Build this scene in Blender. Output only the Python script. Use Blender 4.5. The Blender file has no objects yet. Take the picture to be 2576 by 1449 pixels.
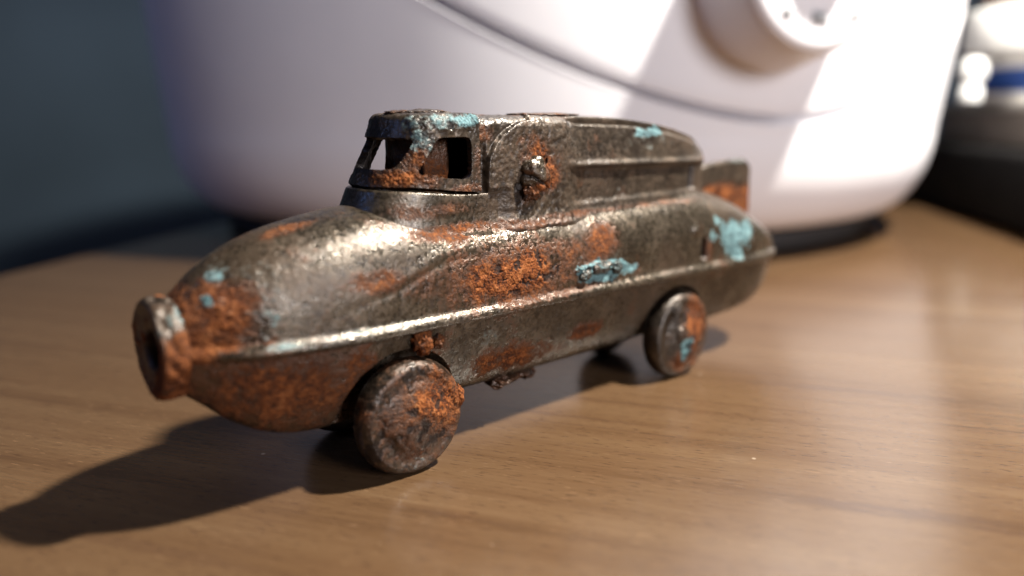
import bpy, bmesh, math
import numpy as np
from mathutils import Vector, Matrix

CM = 0.01
scene = bpy.context.scene
COL = scene.collection

# ------------------------------------------------------------------ camera
CAM_H = 4.5
cam_d = bpy.data.cameras.new("camera")
cam = bpy.data.objects.new("camera", cam_d)
COL.objects.link(cam)
scene.camera = cam
cam.location = (0, 0, CAM_H * CM)
cam.rotation_euler = (math.radians(90 - 13), 0, 0)
cam_d.sensor_width = 36.0
cam_d.lens = 1900.0 / 2576.0 * 36.0
cam_d.clip_start = 0.001
cam_d.clip_end = 20
cam_d.dof.use_dof = True
cam_d.dof.focus_distance = 10.1 * CM
cam_d.dof.aperture_fstop = 8.2

# ------------------------------------------------------------------ world, lamps, exposure
world = bpy.data.worlds.new("World")
scene.world = world
world.use_nodes = True
bgn = world.node_tree.nodes["Background"]
bgn.inputs[0].default_value = (0.72, 0.66, 0.80, 1)
bgn.inputs[1].default_value = 0.035

def lamp(name, kind, loc, target, energy, color, **kw):
    d = bpy.data.lights.new(name, kind)
    d.energy = energy
    d.color = color
    for k, v in kw.items():
        setattr(d, k, v)
    o = bpy.data.objects.new(name, d)
    COL.objects.link(o)
    o.location = [c * CM for c in loc]
    dirv = Vector(target) - Vector(loc)
    o.rotation_euler = dirv.to_track_quat('-Z', 'Y').to_euler()
    return o

# the desk lamp, high on the right and a little behind the toy
lamp("desk_lamp", 'SPOT', (21.3, 11.8, 36.5), (0, 13, 0), 23.0, (1.0, 0.945, 0.86),
     shadow_soft_size=1.25 * CM, spot_size=math.radians(150), spot_blend=0.5)
# soft room light from behind the camera
lamp("room_light", 'AREA', (68, -62, 38), (2, 20, 5), 7.0, (0.97, 0.95, 1.0),
     shape='DISK', size=0.30)
# dim bluish window light from the left
lamp("window_light", 'AREA', (-60, -5, 30), (0, 11, 3), 0.30, (0.25, 0.42, 1.0),
     shape='RECTANGLE', size=0.14, size_y=0.12)

scene.view_settings.view_transform = 'Standard'
scene.view_settings.look = 'None'
scene.view_settings.exposure = 0.25
scene.view_settings.gamma = 1.0
scene.render.engine = 'CYCLES'
scene.cycles.max_bounces = 8
scene.cycles.caustics_reflective = False
try:
    scene.cycles.use_denoising = True
except Exception:
    pass

# ------------------------------------------------------------------ numpy helpers
def _hash(ix, iy, iz, seed):
    with np.errstate(over='ignore'):
        h = (ix.astype(np.uint32) * np.uint32(374761393) + iy.astype(np.uint32) * np.uint32(668265263)
             + iz.astype(np.uint32) * np.uint32(2246822519) + np.uint32(seed * 3266489917 & 0xffffffff))
        h = (h ^ (h >> np.uint32(13))) * np.uint32(1274126177)
        h = (h ^ (h >> np.uint32(16))) * np.uint32(2654435761)
        h = h ^ (h >> np.uint32(15))
    return (h & np.uint32(0xffffff)).astype(np.float32) / np.float32(0xffffff)

def noise(P, freq, seed=0):
    Q = np.asarray(P, np.float32) * np.float32(freq) + np.float32(100.37 + seed * 7.13)
    F = np.floor(Q)
    T = Q - F
    T = T * T * T * (T * (T * 6 - 15) + 10)
    I = F.astype(np.int64)
    x, y, z = I[..., 0], I[..., 1], I[..., 2]
    tx, ty, tz = T[..., 0], T[..., 1], T[..., 2]
    r = 0
    for dx in (0, 1):
        for dy in (0, 1):
            for dz in (0, 1):
                w = (tx if dx else 1 - tx) * (ty if dy else 1 - ty) * (tz if dz else 1 - tz)
                r = r + w * _hash(x + dx, y + dy, z + dz, seed)
    return r * 2 - 1

def fbm(P, freq, octv=3, seed=0, gain=0.55):
    a, s, r = 1.0, 0.0, 0
    for k in range(octv):
        r = r + a * noise(P, freq * 2.03 ** k, seed + k * 17)
        s += a
        a *= gain
    return r / s

def cells(P, freq, seed=0):
    """distance to the nearest of jittered points (0 .. ~1), for grains and crumbs"""
    Q = np.asarray(P, np.float32) * np.float32(freq) + np.float32(50.5)
    F = np.floor(Q)
    I = F.astype(np.int64)
    best = np.full(Q.shape[:-1], 9.0, np.float32)
    for dx in (-1, 0, 1):
        for dy in (-1, 0, 1):
            for dz in (-1, 0, 1):
                a, b, c = I[..., 0] + dx, I[..., 1] + dy, I[..., 2] + dz
                d = ((F[..., 0] + dx + _hash(a, b, c, seed) - Q[..., 0]) ** 2
                     + (F[..., 1] + dy + _hash(a, b, c, seed + 1) - Q[..., 1]) ** 2
                     + (F[..., 2] + dz + _hash(a, b, c, seed + 2) - Q[..., 2]) ** 2)
                best = np.minimum(best, d)
    return np.sqrt(best)

def sstep(a, b, x):
    t = np.clip((x - a) / (b - a), 0, 1)
    return t * t * (3 - 2 * t)

def curve(xs, ys):
    xs, ys = np.array(xs, float), np.array(ys, float)
    o = np.argsort(xs)
    xs, ys = xs[o], ys[o]
    d = np.diff(ys) / np.diff(xs)
    m = np.empty(len(xs))
    m[0], m[-1] = d[0], d[-1]
    for k in range(1, len(xs) - 1):          # monotone slopes
        m[k] = 0 if d[k - 1] * d[k] <= 0 else 2 * d[k - 1] * d[k] / (d[k - 1] + d[k])
    def f(x):
        x = np.clip(np.asarray(x, float), xs[0], xs[-1])
        k = np.clip(np.searchsorted(xs, x) - 1, 0, len(xs) - 2)
        h = xs[k + 1] - xs[k]
        t = (x - xs[k]) / h
        return ((2 * t ** 3 - 3 * t ** 2 + 1) * ys[k] + (t ** 3 - 2 * t ** 2 + t) * h * m[k]
                + (-2 * t ** 3 + 3 * t ** 2) * ys[k + 1] + (t ** 3 - t ** 2) * h * m[k + 1])
    return f

def grid_normals(P, close_v=False, close_u=False):
    def grad(A, ax, closed):
        if closed:
            return np.roll(A, -1, ax) - np.roll(A, 1, ax)
        return np.gradient(A, axis=ax)
    n = np.cross(grad(P, 0, close_u), grad(P, 1, close_v))
    l = np.linalg.norm(n, axis=-1, keepdims=True)
    return n / np.maximum(l, 1e-9)

def grid_faces(nu, nv, close_u=False, close_v=False, keep=None):
    iu = np.arange(nu if close_u else nu - 1)
    iv = np.arange(nv if close_v else nv - 1)
    U, V = np.meshgrid(iu, iv, indexing='ij')
    a = U * nv + V
    b = ((U + 1) % nu) * nv + V
    c = ((U + 1) % nu) * nv + (V + 1) % nv
    d = U * nv + (V + 1) % nv
    F = np.stack([a, b, c, d], -1).reshape(-1, 4)
    if keep is not None:
        F = F[keep.reshape(-1)]
    return F

def mesh_obj(name, verts, faces, mat=None, parent=None, attrs=None, smooth=True, loc=None):
    """one mesh object from a vertex array (in cm) and a quad array"""
    verts = np.asarray(verts, np.float32).reshape(-1, 3) * CM
    faces = np.asarray(faces, np.int32)
    me = bpy.data.meshes.new(name)
    nf, k = faces.shape
    me.vertices.add(len(verts))
    me.vertices.foreach_set("co", verts.ravel())
    me.loops.add(nf * k)
    me.loops.foreach_set("vertex_index", faces.ravel())
    me.polygons.add(nf)
    me.polygons.foreach_set("loop_start", np.arange(0, nf * k, k, dtype=np.int32))
    me.polygons.foreach_set("loop_total", np.full(nf, k, np.int32))
    me.update(calc_edges=True)
    if smooth:
        me.polygons.foreach_set("use_smooth", np.ones(nf, bool))
    for n, a in (attrs or {}).items():
        at = me.attributes.new(n, 'FLOAT', 'POINT')
        at.data.foreach_set("value", np.asarray(a, np.float32).ravel())
    me.validate()
    if mat:
        me.materials.append(mat)
    o = bpy.data.objects.new(name, me)
    COL.objects.link(o)
    if parent:
        o.parent = parent
    if loc is not None:
        o.location = [c * CM for c in loc]
    return o

def bm_obj(name, bm, mat, parent=None, smooth=True, loc=None):
    for v in bm.verts:
        v.co *= CM
    me = bpy.data.meshes.new(name)
    bm.to_mesh(me)
    bm.free()
    for p in me.polygons:
        p.use_smooth = smooth
    if mat:
        me.materials.append(mat)
    o = bpy.data.objects.new(name, me)
    COL.objects.link(o)
    if parent:
        o.parent = parent
    if loc is not None:
        o.location = [c * CM for c in loc]
    return o

def lathe_obj(name, profile, mat, parent=None, n=96, loc=None, rot=None):
    """profile: list of (radius, height) about the local z axis"""
    pr = np.array(profile, float)
    a = np.linspace(0, 2 * np.pi, n, endpoint=False)
    P = np.stack([pr[:, 0][:, None] * np.cos(a), pr[:, 0][:, None] * np.sin(a),
                  np.repeat(pr[:, 1][:, None], n, 1)], -1)
    o = mesh_obj(name, P, grid_faces(len(pr), n, close_v=True)[:, ::-1], mat, parent, loc=loc)
    if rot:
        o.rotation_euler = rot
    return o

def rounded_box(name, size, bev, mat, parent=None, loc=None, seg=3, rotz=0.0):
    bm = bmesh.new()
    bmesh.ops.create_cube(bm, size=1.0)
    for v in bm.verts:
        v.co = Vector((v.co.x * size[0], v.co.y * size[1], v.co.z * size[2]))
    bmesh.ops.bevel(bm, geom=bm.edges[:], offset=bev, segments=seg, profile=0.5, affect='EDGES')
    o = bm_obj(name, bm, mat, parent, True, loc)
    o.rotation_euler.z = rotz
    return o

def empty(name, loc, rotz=0.0):
    o = bpy.data.objects.new(name, None)
    o.empty_display_size = 0.01
    COL.objects.link(o)
    o.location = [c * CM for c in loc]
    o.rotation_euler.z = rotz
    return o

def tag(o, label=None, cat=None, group=None, kind=None):
    if label: o['label'] = label
    if cat: o['category'] = cat
    if group: o['group'] = group
    if kind: o['kind'] = kind
    return o

# ------------------------------------------------------------------ materials
def new_mat(name):
    m = bpy.data.materials.new(name)
    m.use_nodes = True
    nt = m.node_tree
    return m, nt, nt.nodes["Principled BSDF"]

class G:
    """tiny node-graph helper"""
    def __init__(s, nt): s.nt = nt
    def n(s, t, **kw):
        x = s.nt.nodes.new(t)
        for k, v in kw.items(): setattr(x, k, v)
        return x
    def put(s, sock, v):
        if hasattr(v, 'is_output'): s.nt.links.new(v, sock)
        else: sock.default_value = v
    def math(s, op, a, b=0.0, c=None, clamp=False):
        x = s.n('ShaderNodeMath', operation=op, use_clamp=clamp)
        s.put(x.inputs[0], a); s.put(x.inputs[1], b)
        if c is not None: s.put(x.inputs[2], c)
        return x.outputs[0]
    def noise(s, vec, scale, detail=3.0, rough=0.55, dist=0.0):
        x = s.n('ShaderNodeTexNoise')
        s.put(x.inputs['Vector'], vec)
        x.inputs['Scale'].default_value = scale
        x.inputs['Detail'].default_value = detail
        x.inputs['Roughness'].default_value = rough
        x.inputs['Distortion'].default_value = dist
        return x.outputs['Fac']
    def ramp(s, fac, stops):
        x = s.n('ShaderNodeValToRGB')
        e = x.color_ramp.elements
        while len(e) < len(stops): e.new(0.5)
        for k, (p, c) in enumerate(stops):
            e[k].position = p
            e[k].color = (c[0], c[1], c[2], 1) if hasattr(c, '__len__') else (c, c, c, 1)
        s.put(x.inputs[0], fac)
        return x.outputs[0]
    def mix(s, fac, a, b):
        x = s.n('ShaderNodeMix', data_type='RGBA')
        s.put(x.inputs[0], fac)
        for sock, v in ((x.inputs[6], a), (x.inputs[7], b)):
            if hasattr(v, 'is_output'): s.nt.links.new(v, sock)
            else: sock.default_value = (v[0], v[1], v[2], 1)
        return x.outputs[2]
    def attr(s, name):
        x = s.n('ShaderNodeAttribute', attribute_name=name)
        return x.outputs['Fac']
    def mapr(s, v, a, b, c=0.0, d=1.0):
        x = s.n('ShaderNodeMapRange', interpolation_type='SMOOTHSTEP')
        s.put(x.inputs[0], v)
        for k, q in enumerate((a, b, c, d)): x.inputs[k + 1].default_value = q
        return x.outputs[0]

def corroded_metal(name, base=((0.016, 0.012, 0.008), (0.062, 0.048, 0.032), (0.165, 0.136, 0.100)), metal=0.6, rough=(0.20, 0.40)):
    """old plated tin: dull metal, with rust / patina / pit / relief masks stored on the mesh"""
    m, nt, b = new_mat(name)
    g = G(nt)
    co = g.n('ShaderNodeTexCoord').outputs['Object']
    n1 = g.noise(co, 260, 4)
    n2 = g.noise(co, 1500, 4, 0.65)
    n3 = g.noise(co, 90, 3)
    n4 = g.noise(co, 4200, 2, 0.6)
    nn = g.math('ADD', g.math('MULTIPLY', n1, 0.55), g.math('MULTIPLY', n2, 0.45))
    mcol = g.ramp(nn, [(0.30, base[0]), (0.50, base[1]), (0.68, base[2])])
    # brown film of tarnish in drifting patches
    film = g.mapr(g.math('ADD', g.math('MULTIPLY', n3, 0.7), g.math('MULTIPLY', n2, 0.3)), 0.46, 0.62)
    mcol = g.mix(g.math('MULTIPLY', film, 0.8), mcol, (0.052, 0.032, 0.018))
    rust_a = g.attr('rust')
    pat_a = g.attr('patina')
    pit_a = g.attr('pit')
    jit = g.math('ADD', g.math('MULTIPLY', g.math('SUBTRACT', n2, 0.5), 0.9), g.math('MULTIPLY', g.math('SUBTRACT', n1, 0.5), 0.7))
    rust = g.mapr(g.math('ADD', rust_a, g.math('MULTIPLY', jit, 1.35)), 0.30, 0.78)
    pat = g.mapr(g.math('ADD', pat_a, g.math('MULTIPLY', jit, 0.9)), 0.34, 0.72)
    stain = g.mapr(g.math('ADD', rust_a, g.math('MULTIPLY', jit, 1.3)), 0.05, 0.55)
    mcol = g.mix(g.math('MULTIPLY', stain, 0.88), mcol, (0.075, 0.032, 0.014))
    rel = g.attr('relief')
    mcol = g.mix(g.mapr(rel, -0.2, -0.85, 0.0, 0.6), mcol, (0.012, 0.009, 0.007))  # low spots of the fine relief coloured darker
    rn = g.math('ADD', g.math('MULTIPLY', rel, 0.085), g.math('ADD', g.math('MULTIPLY', n4, 0.42), g.math('ADD', g.math('MULTIPLY', n2, 0.33), g.math('MULTIPLY', n1, 0.25))))
    rcol = g.ramp(rn, [(0.38, (0.012, 0.006, 0.004)), (0.45, (0.058, 0.017, 0.007)), (0.51, (0.150, 0.044, 0.012)), (0.58, (0.235, 0.079, 0.024)), (0.70, (0.33, 0.145, 0.058))])
    rcol = g.mix(g.math('MULTIPLY', g.mapr(n3, 0.46, 0.66), 0.4), rcol, (0.055, 0.021, 0.010))
    young = g.mapr(g.math('ADD', rust_a, g.math('MULTIPLY', jit, 0.8)), 0.62, 1.05)
    rcol = g.mix(g.math('MULTIPLY', g.math('SUBTRACT', 1.0, young), 0.62), rcol, (0.060, 0.027, 0.014))
    pcol = g.ramp(rn, [(0.37, (0.012, 0.022, 0.024)), (0.45, (0.055, 0.110, 0.118)), (0.55, (0.115, 0.225, 0.240)), (0.68, (0.25, 0.34, 0.335))])
    col = g.mix(rust, mcol, rcol)
    col = g.mix(pat, col, pcol)
    pit = g.mapr(g.math('ADD', pit_a, g.math('MULTIPLY', jit, 0.5)), 0.35, 0.7)
    col = g.mix(g.math('MULTIPLY', pit, 0.9), col, (0.018, 0.013, 0.011))
    nt.links.new(col, b.inputs['Base Color'])
    cover = g.math('MAXIMUM', g.math('MAXIMUM', rust, pat), g.math('MULTIPLY', film, 0.35))
    nt.links.new(g.math('MULTIPLY', g.math('SUBTRACT', 1.0, cover), metal), b.inputs['Metallic'])
    ro = g.mapr(n2, 0.3, 0.7, rough[0], rough[1])
    ro = g.math('ADD', ro, g.math('MULTIPLY', cover, 0.45), clamp=True)
    nt.links.new(ro, b.inputs['Roughness'])
    nt.links.new(g.math('SUBTRACT', 0.5, g.math('MULTIPLY', rust, 0.38)), b.inputs['Specular IOR Level'])
    b.inputs['Coat Roughness'].default_value = 0.22
    nt.links.new(g.math('MULTIPLY', g.math('SUBTRACT', 1.0, g.math('MAXIMUM', cover, pit)), 0.34, clamp=True), b.inputs['Coat Weight'])
    h = g.math('ADD', g.math('MULTIPLY', n2, 0.45), g.math('MULTIPLY', n4, 0.32))
    h = g.math('ADD', h, g.math('MULTIPLY', g.math('MULTIPLY', rn, cover), 1.2))
    bp = g.n('ShaderNodeBump')
    bp.inputs['Strength'].default_value = 0.55
    bp.inputs['Distance'].default_value = 0.00022
    nt.links.new(h, bp.inputs['Height'])
    nt.links.new(bp.outputs[0], b.inputs['Normal'])
    nt.links.new(bp.outputs[0], b.inputs['Coat Normal'])
    return m

def wood_mat():
    m, nt, b = new_mat("walnut_laminate")
    g = G(nt)
    tc = g.n('ShaderNodeTexCoord').outputs['Object']
    def mp(sx, sy, sz=1.0):
        x = g.n('ShaderNodeMapping')
        x.inputs['Scale'].default_value = (sx, sy, sz)
        x.vector_type = 'TEXTURE'
        x.inputs['Scale'].default_value = (1 / sx, 1 / sy, 1 / sz)
        x.inputs['Rotation'].default_value = (0, 0, math.radians(-5))
        nt.links.new(tc, x.inputs['Vector'])
        return x.outputs[0]
    wob = g.noise(mp(6, 40), 1.0, 3)
    big = g.noise(mp(4.5, 120), 1.0, 4, 0.6, 0.6)
    mid = g.noise(mp(14, 420), 1.0, 4, 0.65, 0.4)
    fine = g.noise(mp(160, 2600), 1.0, 3, 0.6)
    dash = g.noise(mp(420, 3600), 1.0, 2, 0.5)
    t = g.math('ADD', g.math('MULTIPLY', big, 0.5), g.math('ADD', g.math('MULTIPLY', mid, 0.3), g.math('MULTIPLY', fine, 0.2)))
    col = g.ramp(t, [(0.34, (0.060, 0.032, 0.0155)), (0.47, (0.088, 0.0485, 0.0235)), (0.60, (0.107, 0.0625, 0.0315)), (0.72, (0.130, 0.079, 0.042))])
    # thin dark grain lines
    ln = g.mapr(mid, 0.33, 0.40, 1.0, 0.0)
    ln = g.math('MULTIPLY', ln, g.mapr(big, 0.35, 0.55, 1.0, 0.25))
    col = g.mix(g.math('MULTIPLY', ln, 0.75), col, (0.060, 0.032, 0.020))
    # printed pore dashes
    pr = g.mapr(dash, 0.32, 0.41, 1.0, 0.0)
    col = g.mix(g.math('MULTIPLY', pr, 0.75), col, (0.05, 0.026, 0.014))
    pl = g.mapr(dash, 0.66, 0.72)
    col = g.mix(g.math('MULTIPLY', pl, 0.35), col, (0.24, 0.15, 0.085))
    # dust specks
    v = g.n('ShaderNodeTexVoronoi')
    nt.links.new(tc, v.inputs['Vector'])
    v.inputs['Scale'].default_value = 170
    speck = g.mapr(v.outputs['Distance'], 0.03, 0.06, 1.0, 0.0)
    pick = g.n('ShaderNodeSeparateColor')
    nt.links.new(v.outputs['Color'], pick.inputs[0])
    speck = g.math('MULTIPLY', speck, g.math('GREATER_THAN', pick.outputs[0], 0.90))
    col = g.mix(g.math('MULTIPLY', speck, 0.6), col, (0.36, 0.29, 0.22))
    nt.links.new(col, b.inputs['Base Color'])
    rg = g.math('ADD', g.mapr(fine, 0.3, 0.7, 0.17, 0.25), g.math('MULTIPLY', wob, 0.04))
    nt.links.new(rg, b.inputs['Roughness'])
    b.inputs['IOR'].default_value = 1.5
    h = g.math('ADD', g.math('MULTIPLY', fine, 0.5), g.math('MULTIPLY', dash, 0.6))
    bp = g.n('ShaderNodeBump')
    bp.inputs['Strength'].default_value = 0.22
    bp.inputs['Distance'].default_value = 0.00012
    nt.links.new(h, bp.inputs['Height'])
    nt.links.new(bp.outputs[0], b.inputs['Normal'])
    return m

def plain(name, col, rough=0.5, metal=0.0, var=0.06, scale=60, spec=0.5):
    m, nt, b = new_mat(name)
    g = G(nt)
    co = g.n('ShaderNodeTexCoord').outputs['Object']
    n = g.noise(co, scale, 4)
    lo = tuple(c * (1 - var) for c in col)
    hi = tuple(min(1, c * (1 + var)) for c in col)
    nt.links.new(g.ramp(n, [(0.3, lo), (0.7, hi)]), b.inputs['Base Color'])
    b.inputs['Metallic'].default_value = metal
    nt.links.new(g.mapr(n, 0.3, 0.7, max(0.02, rough - 0.05), rough + 0.05), b.inputs['Roughness'])
    b.inputs['Specular IOR Level'].default_value = spec
    return m

M_HULL = corroded_metal("tarnished_tin")
M_HOUSE = corroded_metal("dull_brown_tin", base=((0.014, 0.010, 0.007), (0.049, 0.036, 0.025), (0.135, 0.105, 0.075)), metal=0.5, rough=(0.28, 0.48))
M_WHEEL = corroded_metal("blackened_iron", base=((0.011, 0.008, 0.006), (0.038, 0.028, 0.020), (0.13, 0.105, 0.082)), metal=0.7, rough=(0.28, 0.5))
M_WOOD = wood_mat()
M_WHITE = plain("white_plastic", (0.82, 0.805, 0.825), 0.5, var=0.015)
M_DIALTOP = plain("white_dial_face", (0.82, 0.80, 0.80), 0.4, var=0.015)
M_PRINT = plain("grey_print", (0.36, 0.37, 0.38), 0.5)
M_MAUVE = plain("mauve_plastic", (0.30, 0.20, 0.25), 0.45)
M_RUBBER = plain("dark_rubber", (0.02, 0.018, 0.018), 0.7)
M_BLACK = plain("black_plastic", (0.004, 0.0035, 0.0035), 0.8, spec=0.12)
M_GREYCARD = plain("grey_brown_card", (0.24, 0.20, 0.17), 0.6, var=0.25, scale=25)
M_TUB = plain("white_tub_plastic", (0.82, 0.82, 0.80), 0.4, var=0.02)
M_BLUE = plain("blue_label_paper", (0.012, 0.06, 0.27), 0.5)
M_BROWNLABEL = plain("brown_label_paper", (0.16, 0.115, 0.09), 0.6)
M_WALL = plain("blue_grey_paint", (0.105, 0.155, 0.205), 0.9, var=0.10, scale=4)

# ------------------------------------------------------------------ the setting: table top and wall
T_ROT = math.radians(-12)
tabletop = rounded_box("table", (100, 130, 2.4), 0.15, M_WOOD, None, (0, 0, 0), 3, T_ROT)
# left edge passes through (-14.6, 22)
ct, st = math.cos(T_ROT), math.sin(T_ROT)
lx, ly = -50.0, -10.0
tabletop.location = [(-14.4 - (lx * ct - ly * st)) * CM, (22.5 - (lx * st + ly * ct)) * CM, -1.2 * CM]
tag(tabletop, kind='structure')
wb = rounded_box("wall", (400, 4, 260), 0.5, M_WALL, None, (0, 118, 0), 2)
tag(wb, kind='structure')

# ------------------------------------------------------------------ the toy: shape functions (cm; s forward, y to the near side, z up)
# HULL BEGIN
W_LIP = curve([-6.6, -6.5, -6.3, -6.0, -5.5, -4.8, -3.8, -2, 1.5, 3.0, 3.7, 4.3, 4.7, 4.95, 5.12],
              [0.24, 0.44, 0.65, 0.84, 0.99, 1.05, 1.07, 1.06, 1.06, 1.06, 1.02, 0.92, 0.75, 0.60, 0.50])
Z_SEAM = curve([-6.6, 5.1], [1.86, 1.98])
Z_TOP = curve([-6.6, -6.4, -6.0, -5.4, -4.7, -4.1, -3.3, -1.5, 1.0, 2.0, 2.85, 3.4, 3.8, 4.3, 4.75, 5.0, 5.12],
              [1.97, 2.12, 2.32, 2.68, 3.00, 3.17, 3.28, 3.22, 3.20, 3.28, 3.36, 3.30, 3.22, 3.06, 2.82, 2.60, 2.46])
E_TOP = curve([-6.6, -5, -3, 1.5, 3, 4.2, 5.12], [0.75, 0.58, 0.52, 0.50, 0.62, 0.85, 0.95])
Z_BOT = curve([-6.6, -6.4, -6.1, -5.6, -5.1, -4.5, -3.9, 3.7, 4.1, 4.6, 4.9, 5.12],
              [1.75, 1.38, 1.12, 0.90, 0.78, 0.72, 0.70, 0.70, 0.76, 1.00, 1.27, 1.46])
E_BOT = curve([-6.6, -5, -3.5, 3.5, 4.4, 5.12], [0.50, 0.48, 0.5, 0.5, 0.60, 0.80])

def upper_section(s, K=56):
    """right half of the upper shell at each s: from inside the lip, round it, up to the crown -> (ns, k, 2)"""
    w, zs, zt, e = W_LIP(s), Z_SEAM(s), Z_TOP(s), E_TOP(s)
    k = np.clip(w / 0.8, 0.05, 1)
    lip = [(-0.13, -0.075), (-0.10, -0.085), (-0.06, -0.09), (-0.02, -0.085), (0.005, -0.06), (0.015, -0.03), (0.008, 0.0),
           (-0.012, 0.03), (-0.035, 0.05), (-0.055, 0.07), (-0.068, 0.10)]
    pts = [np.stack([np.maximum(w + dy * k, 0), zs + dz * np.clip(k * 1.5, 0.2, 1)], -1) for dy, dz in lip]
    a = np.linspace(0, np.pi / 2, K)[1:]
    w2 = np.maximum(w - 0.068 * k, 0.0)
    z0 = zs + 0.10 * np.clip(k * 1.5, 0.2, 1)
    for x in a:
        pts.append(np.stack([w2 * np.cos(x) ** 0.92, z0 + (zt - z0) * np.sin(x) ** e], -1))
    return np.stack(pts, 1)

def lower_section(s, K=64):
    w, zs, zb, e = W_LIP(s), Z_SEAM(s), Z_BOT(s), E_BOT(s)
    k = np.clip(w / 0.8, 0.05, 1)
    wl = np.maximum(w - (0.14 - 0.05 * sstep(-3.5, -5.5, s)) * k, 0.0)
    tp = 0.20 - 0.10 * sstep(-3.5, -5.5, s)
    z0 = zs - 0.07
    pts = []
    for x in np.linspace(0, np.pi / 2, K):
        q = np.sin(x) ** e
        pts.append(np.stack([wl * np.cos(x) ** (e * 0.75) * (1 - tp * q), z0 - (z0 - zb) * q], -1))
    return np.stack(pts, 1)
# HULL END

def resample(sec, n):
    u = np.linspace(0, sec.shape[1] - 1, n)
    i = np.minimum(u.astype(int), sec.shape[1] - 2)
    t = (u - i)[None, :, None]
    return sec[:, i] * (1 - t) + sec[:, i + 1] * t

def even(sec, n):
    """resample by mean arc length so that vertices are spread evenly"""
    d = np.linalg.norm(np.diff(sec, axis=1), axis=-1).mean(0) + 0.004
    L = np.concatenate([[0], np.cumsum(d)])
    u = np.interp(np.linspace(0, L[-1], n), L, np.arange(len(L)))
    i = np.minimum(u.astype(int), sec.shape[1] - 2)
    t = (u - i)[None, :, None]
    return sec[:, i] * (1 - t) + sec[:, i + 1] * t

def loop_grid(s, half, near, far):
    """near half (y>0) going up, far half (y<0) coming down"""
    A = even(half, near)
    B = even(half, far)[:, ::-1][:, 1:]
    near_p = np.stack([np.repeat(s[:, None], A.shape[1], 1), A[..., 0], A[..., 1]], -1)
    far_p = np.stack([np.repeat(s[:, None], B.shape[1], 1), -B[..., 0], B[..., 1]], -1)
    return np.concatenate([near_p, far_p], 1)

def patch(P, c, r, seed=0, f=2.2, amp=0.85, edge=1.0):
    d = np.sqrt((((P - np.array(c)) / np.array(r)) ** 2).sum(-1))
    d = d + amp * fbm(P, f, 5, seed, 0.7)
    return sstep(1.0 + edge / 2, 1.0 - edge * 0.8, d)

def outward(N, P, centre):
    f = np.sign((N * (P - centre)).sum(-1).mean())
    return N * (f if f != 0 else 1)

# places of wear, measured on the toy: (s, y, z), radii
RUST = [((0.85, 1.0, 2.36), (1.30, .6, .46), 1.0), ((-0.77, .95, 2.62), (.46, .5, .26), .8), ((2.92, .9, 2.56), (.40, .5, .14), .66), ((1.9, .95, 2.42), (.9, .5, .22), .5),
        ((4.75, .62, 2.40), (.42, .55, .36), 1.0), ((5.02, .4, 2.2), (.22, .8, .7), 1.0), ((4.75, .6, 2.08), (.34, .4, .10), .9),
        ((4.2, .75, 1.42), (1.0, .8, .60), .88), ((0.75, .85, 1.08), (.75, .4, .24), .9), ((-0.67, .88, 1.23), (.36, .4, .15), .9),
        ((1.75, .80, 3.02), (.80, .20, .11), .75), ((.6, .8, 2.98), (.8, .2, .06), .45), ((-2.4, .75, 3.06), (1.5, .14, .05), .5),
        ((3.5, .25, 3.19), (.9, .14, .10), .75), ((-3.55, 1.0, 2.2), (.16, .3, .22), .5), ((0.2, 1.0, 2.0), (1.6, .3, .06), .5)]
PAT = [((-4.2, 1.0, 2.5), (1.2, .7, .5), .32), ((-1.0, 1.0, 2.25), (1.0, .5, .28), .33), ((-0.95, 1.0, 2.17), (.62, .4, .17), 1.0), ((-4.35, 1.0, 2.40), (.62, .5, .33), 1.0), ((-4.40, 1.0, 2.02), (.22, .4, .16), .95),
       ((4.86, .55, 2.56), (.085, .3, .14), .72), ((4.72, .45, 2.78), (.13, .3, .07), .5), ((4.38, .72, 2.34), (.24, .4, .12), .46),
       ((4.55, .75, 2.12), (.24, .3, .08), .44), ((4.1, .95, 2.0), (.5, .2, .06), .42), ((4.45, .5, 2.75), (.55, .6, .35), .34), ((3.6, 1.0, 2.0), (1.2, .2, .08), .36), ((1.4, .9, 1.5), (.3, .3, .2), .35)]
PIT = [((-3.42, 1.0, 2.20), (.07, .4, .17), 1.0), ((1.55, 1.0, 2.72), (.3, .3, .07), .4)]

def masks(P, rust_list, pat_list, pit_list, base_seed, rust_floor=0.0):
    rust = np.zeros(P.shape[:-1]); pat = np.zeros_like(rust); pit = np.zeros_like(rust)
    for k, (c, r, v) in enumerate(rust_list):
        rust = np.maximum(rust, v * patch(P, c, r, base_seed + k))
    for k, (c, r, v) in enumerate(pat_list):
        pat = np.maximum(pat, v * patch(P, c, r, base_seed + 40 + k, 3.2, 1.0, 0.6))
    for k, (c, r, v) in enumerate(pit_list):
        pit = np.maximum(pit, v * patch(P, c, r, base_seed + 80 + k, 6.0, 0.9, 0.4))
    # stray freckles of rust everywhere, the far side as well
    fr = sstep(0.28, 0.55, fbm(P, 2.6, 4, base_seed + 5) + rust_floor)
    far = sstep(0.1, -0.5, P[..., 1]) * sstep(0.05, 0.35, fbm(P, 0.9, 4, base_seed + 9))
    rust = np.maximum(rust, np.maximum(fr * 0.30, far * 0.8))
    return rust, pat, pit

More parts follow.
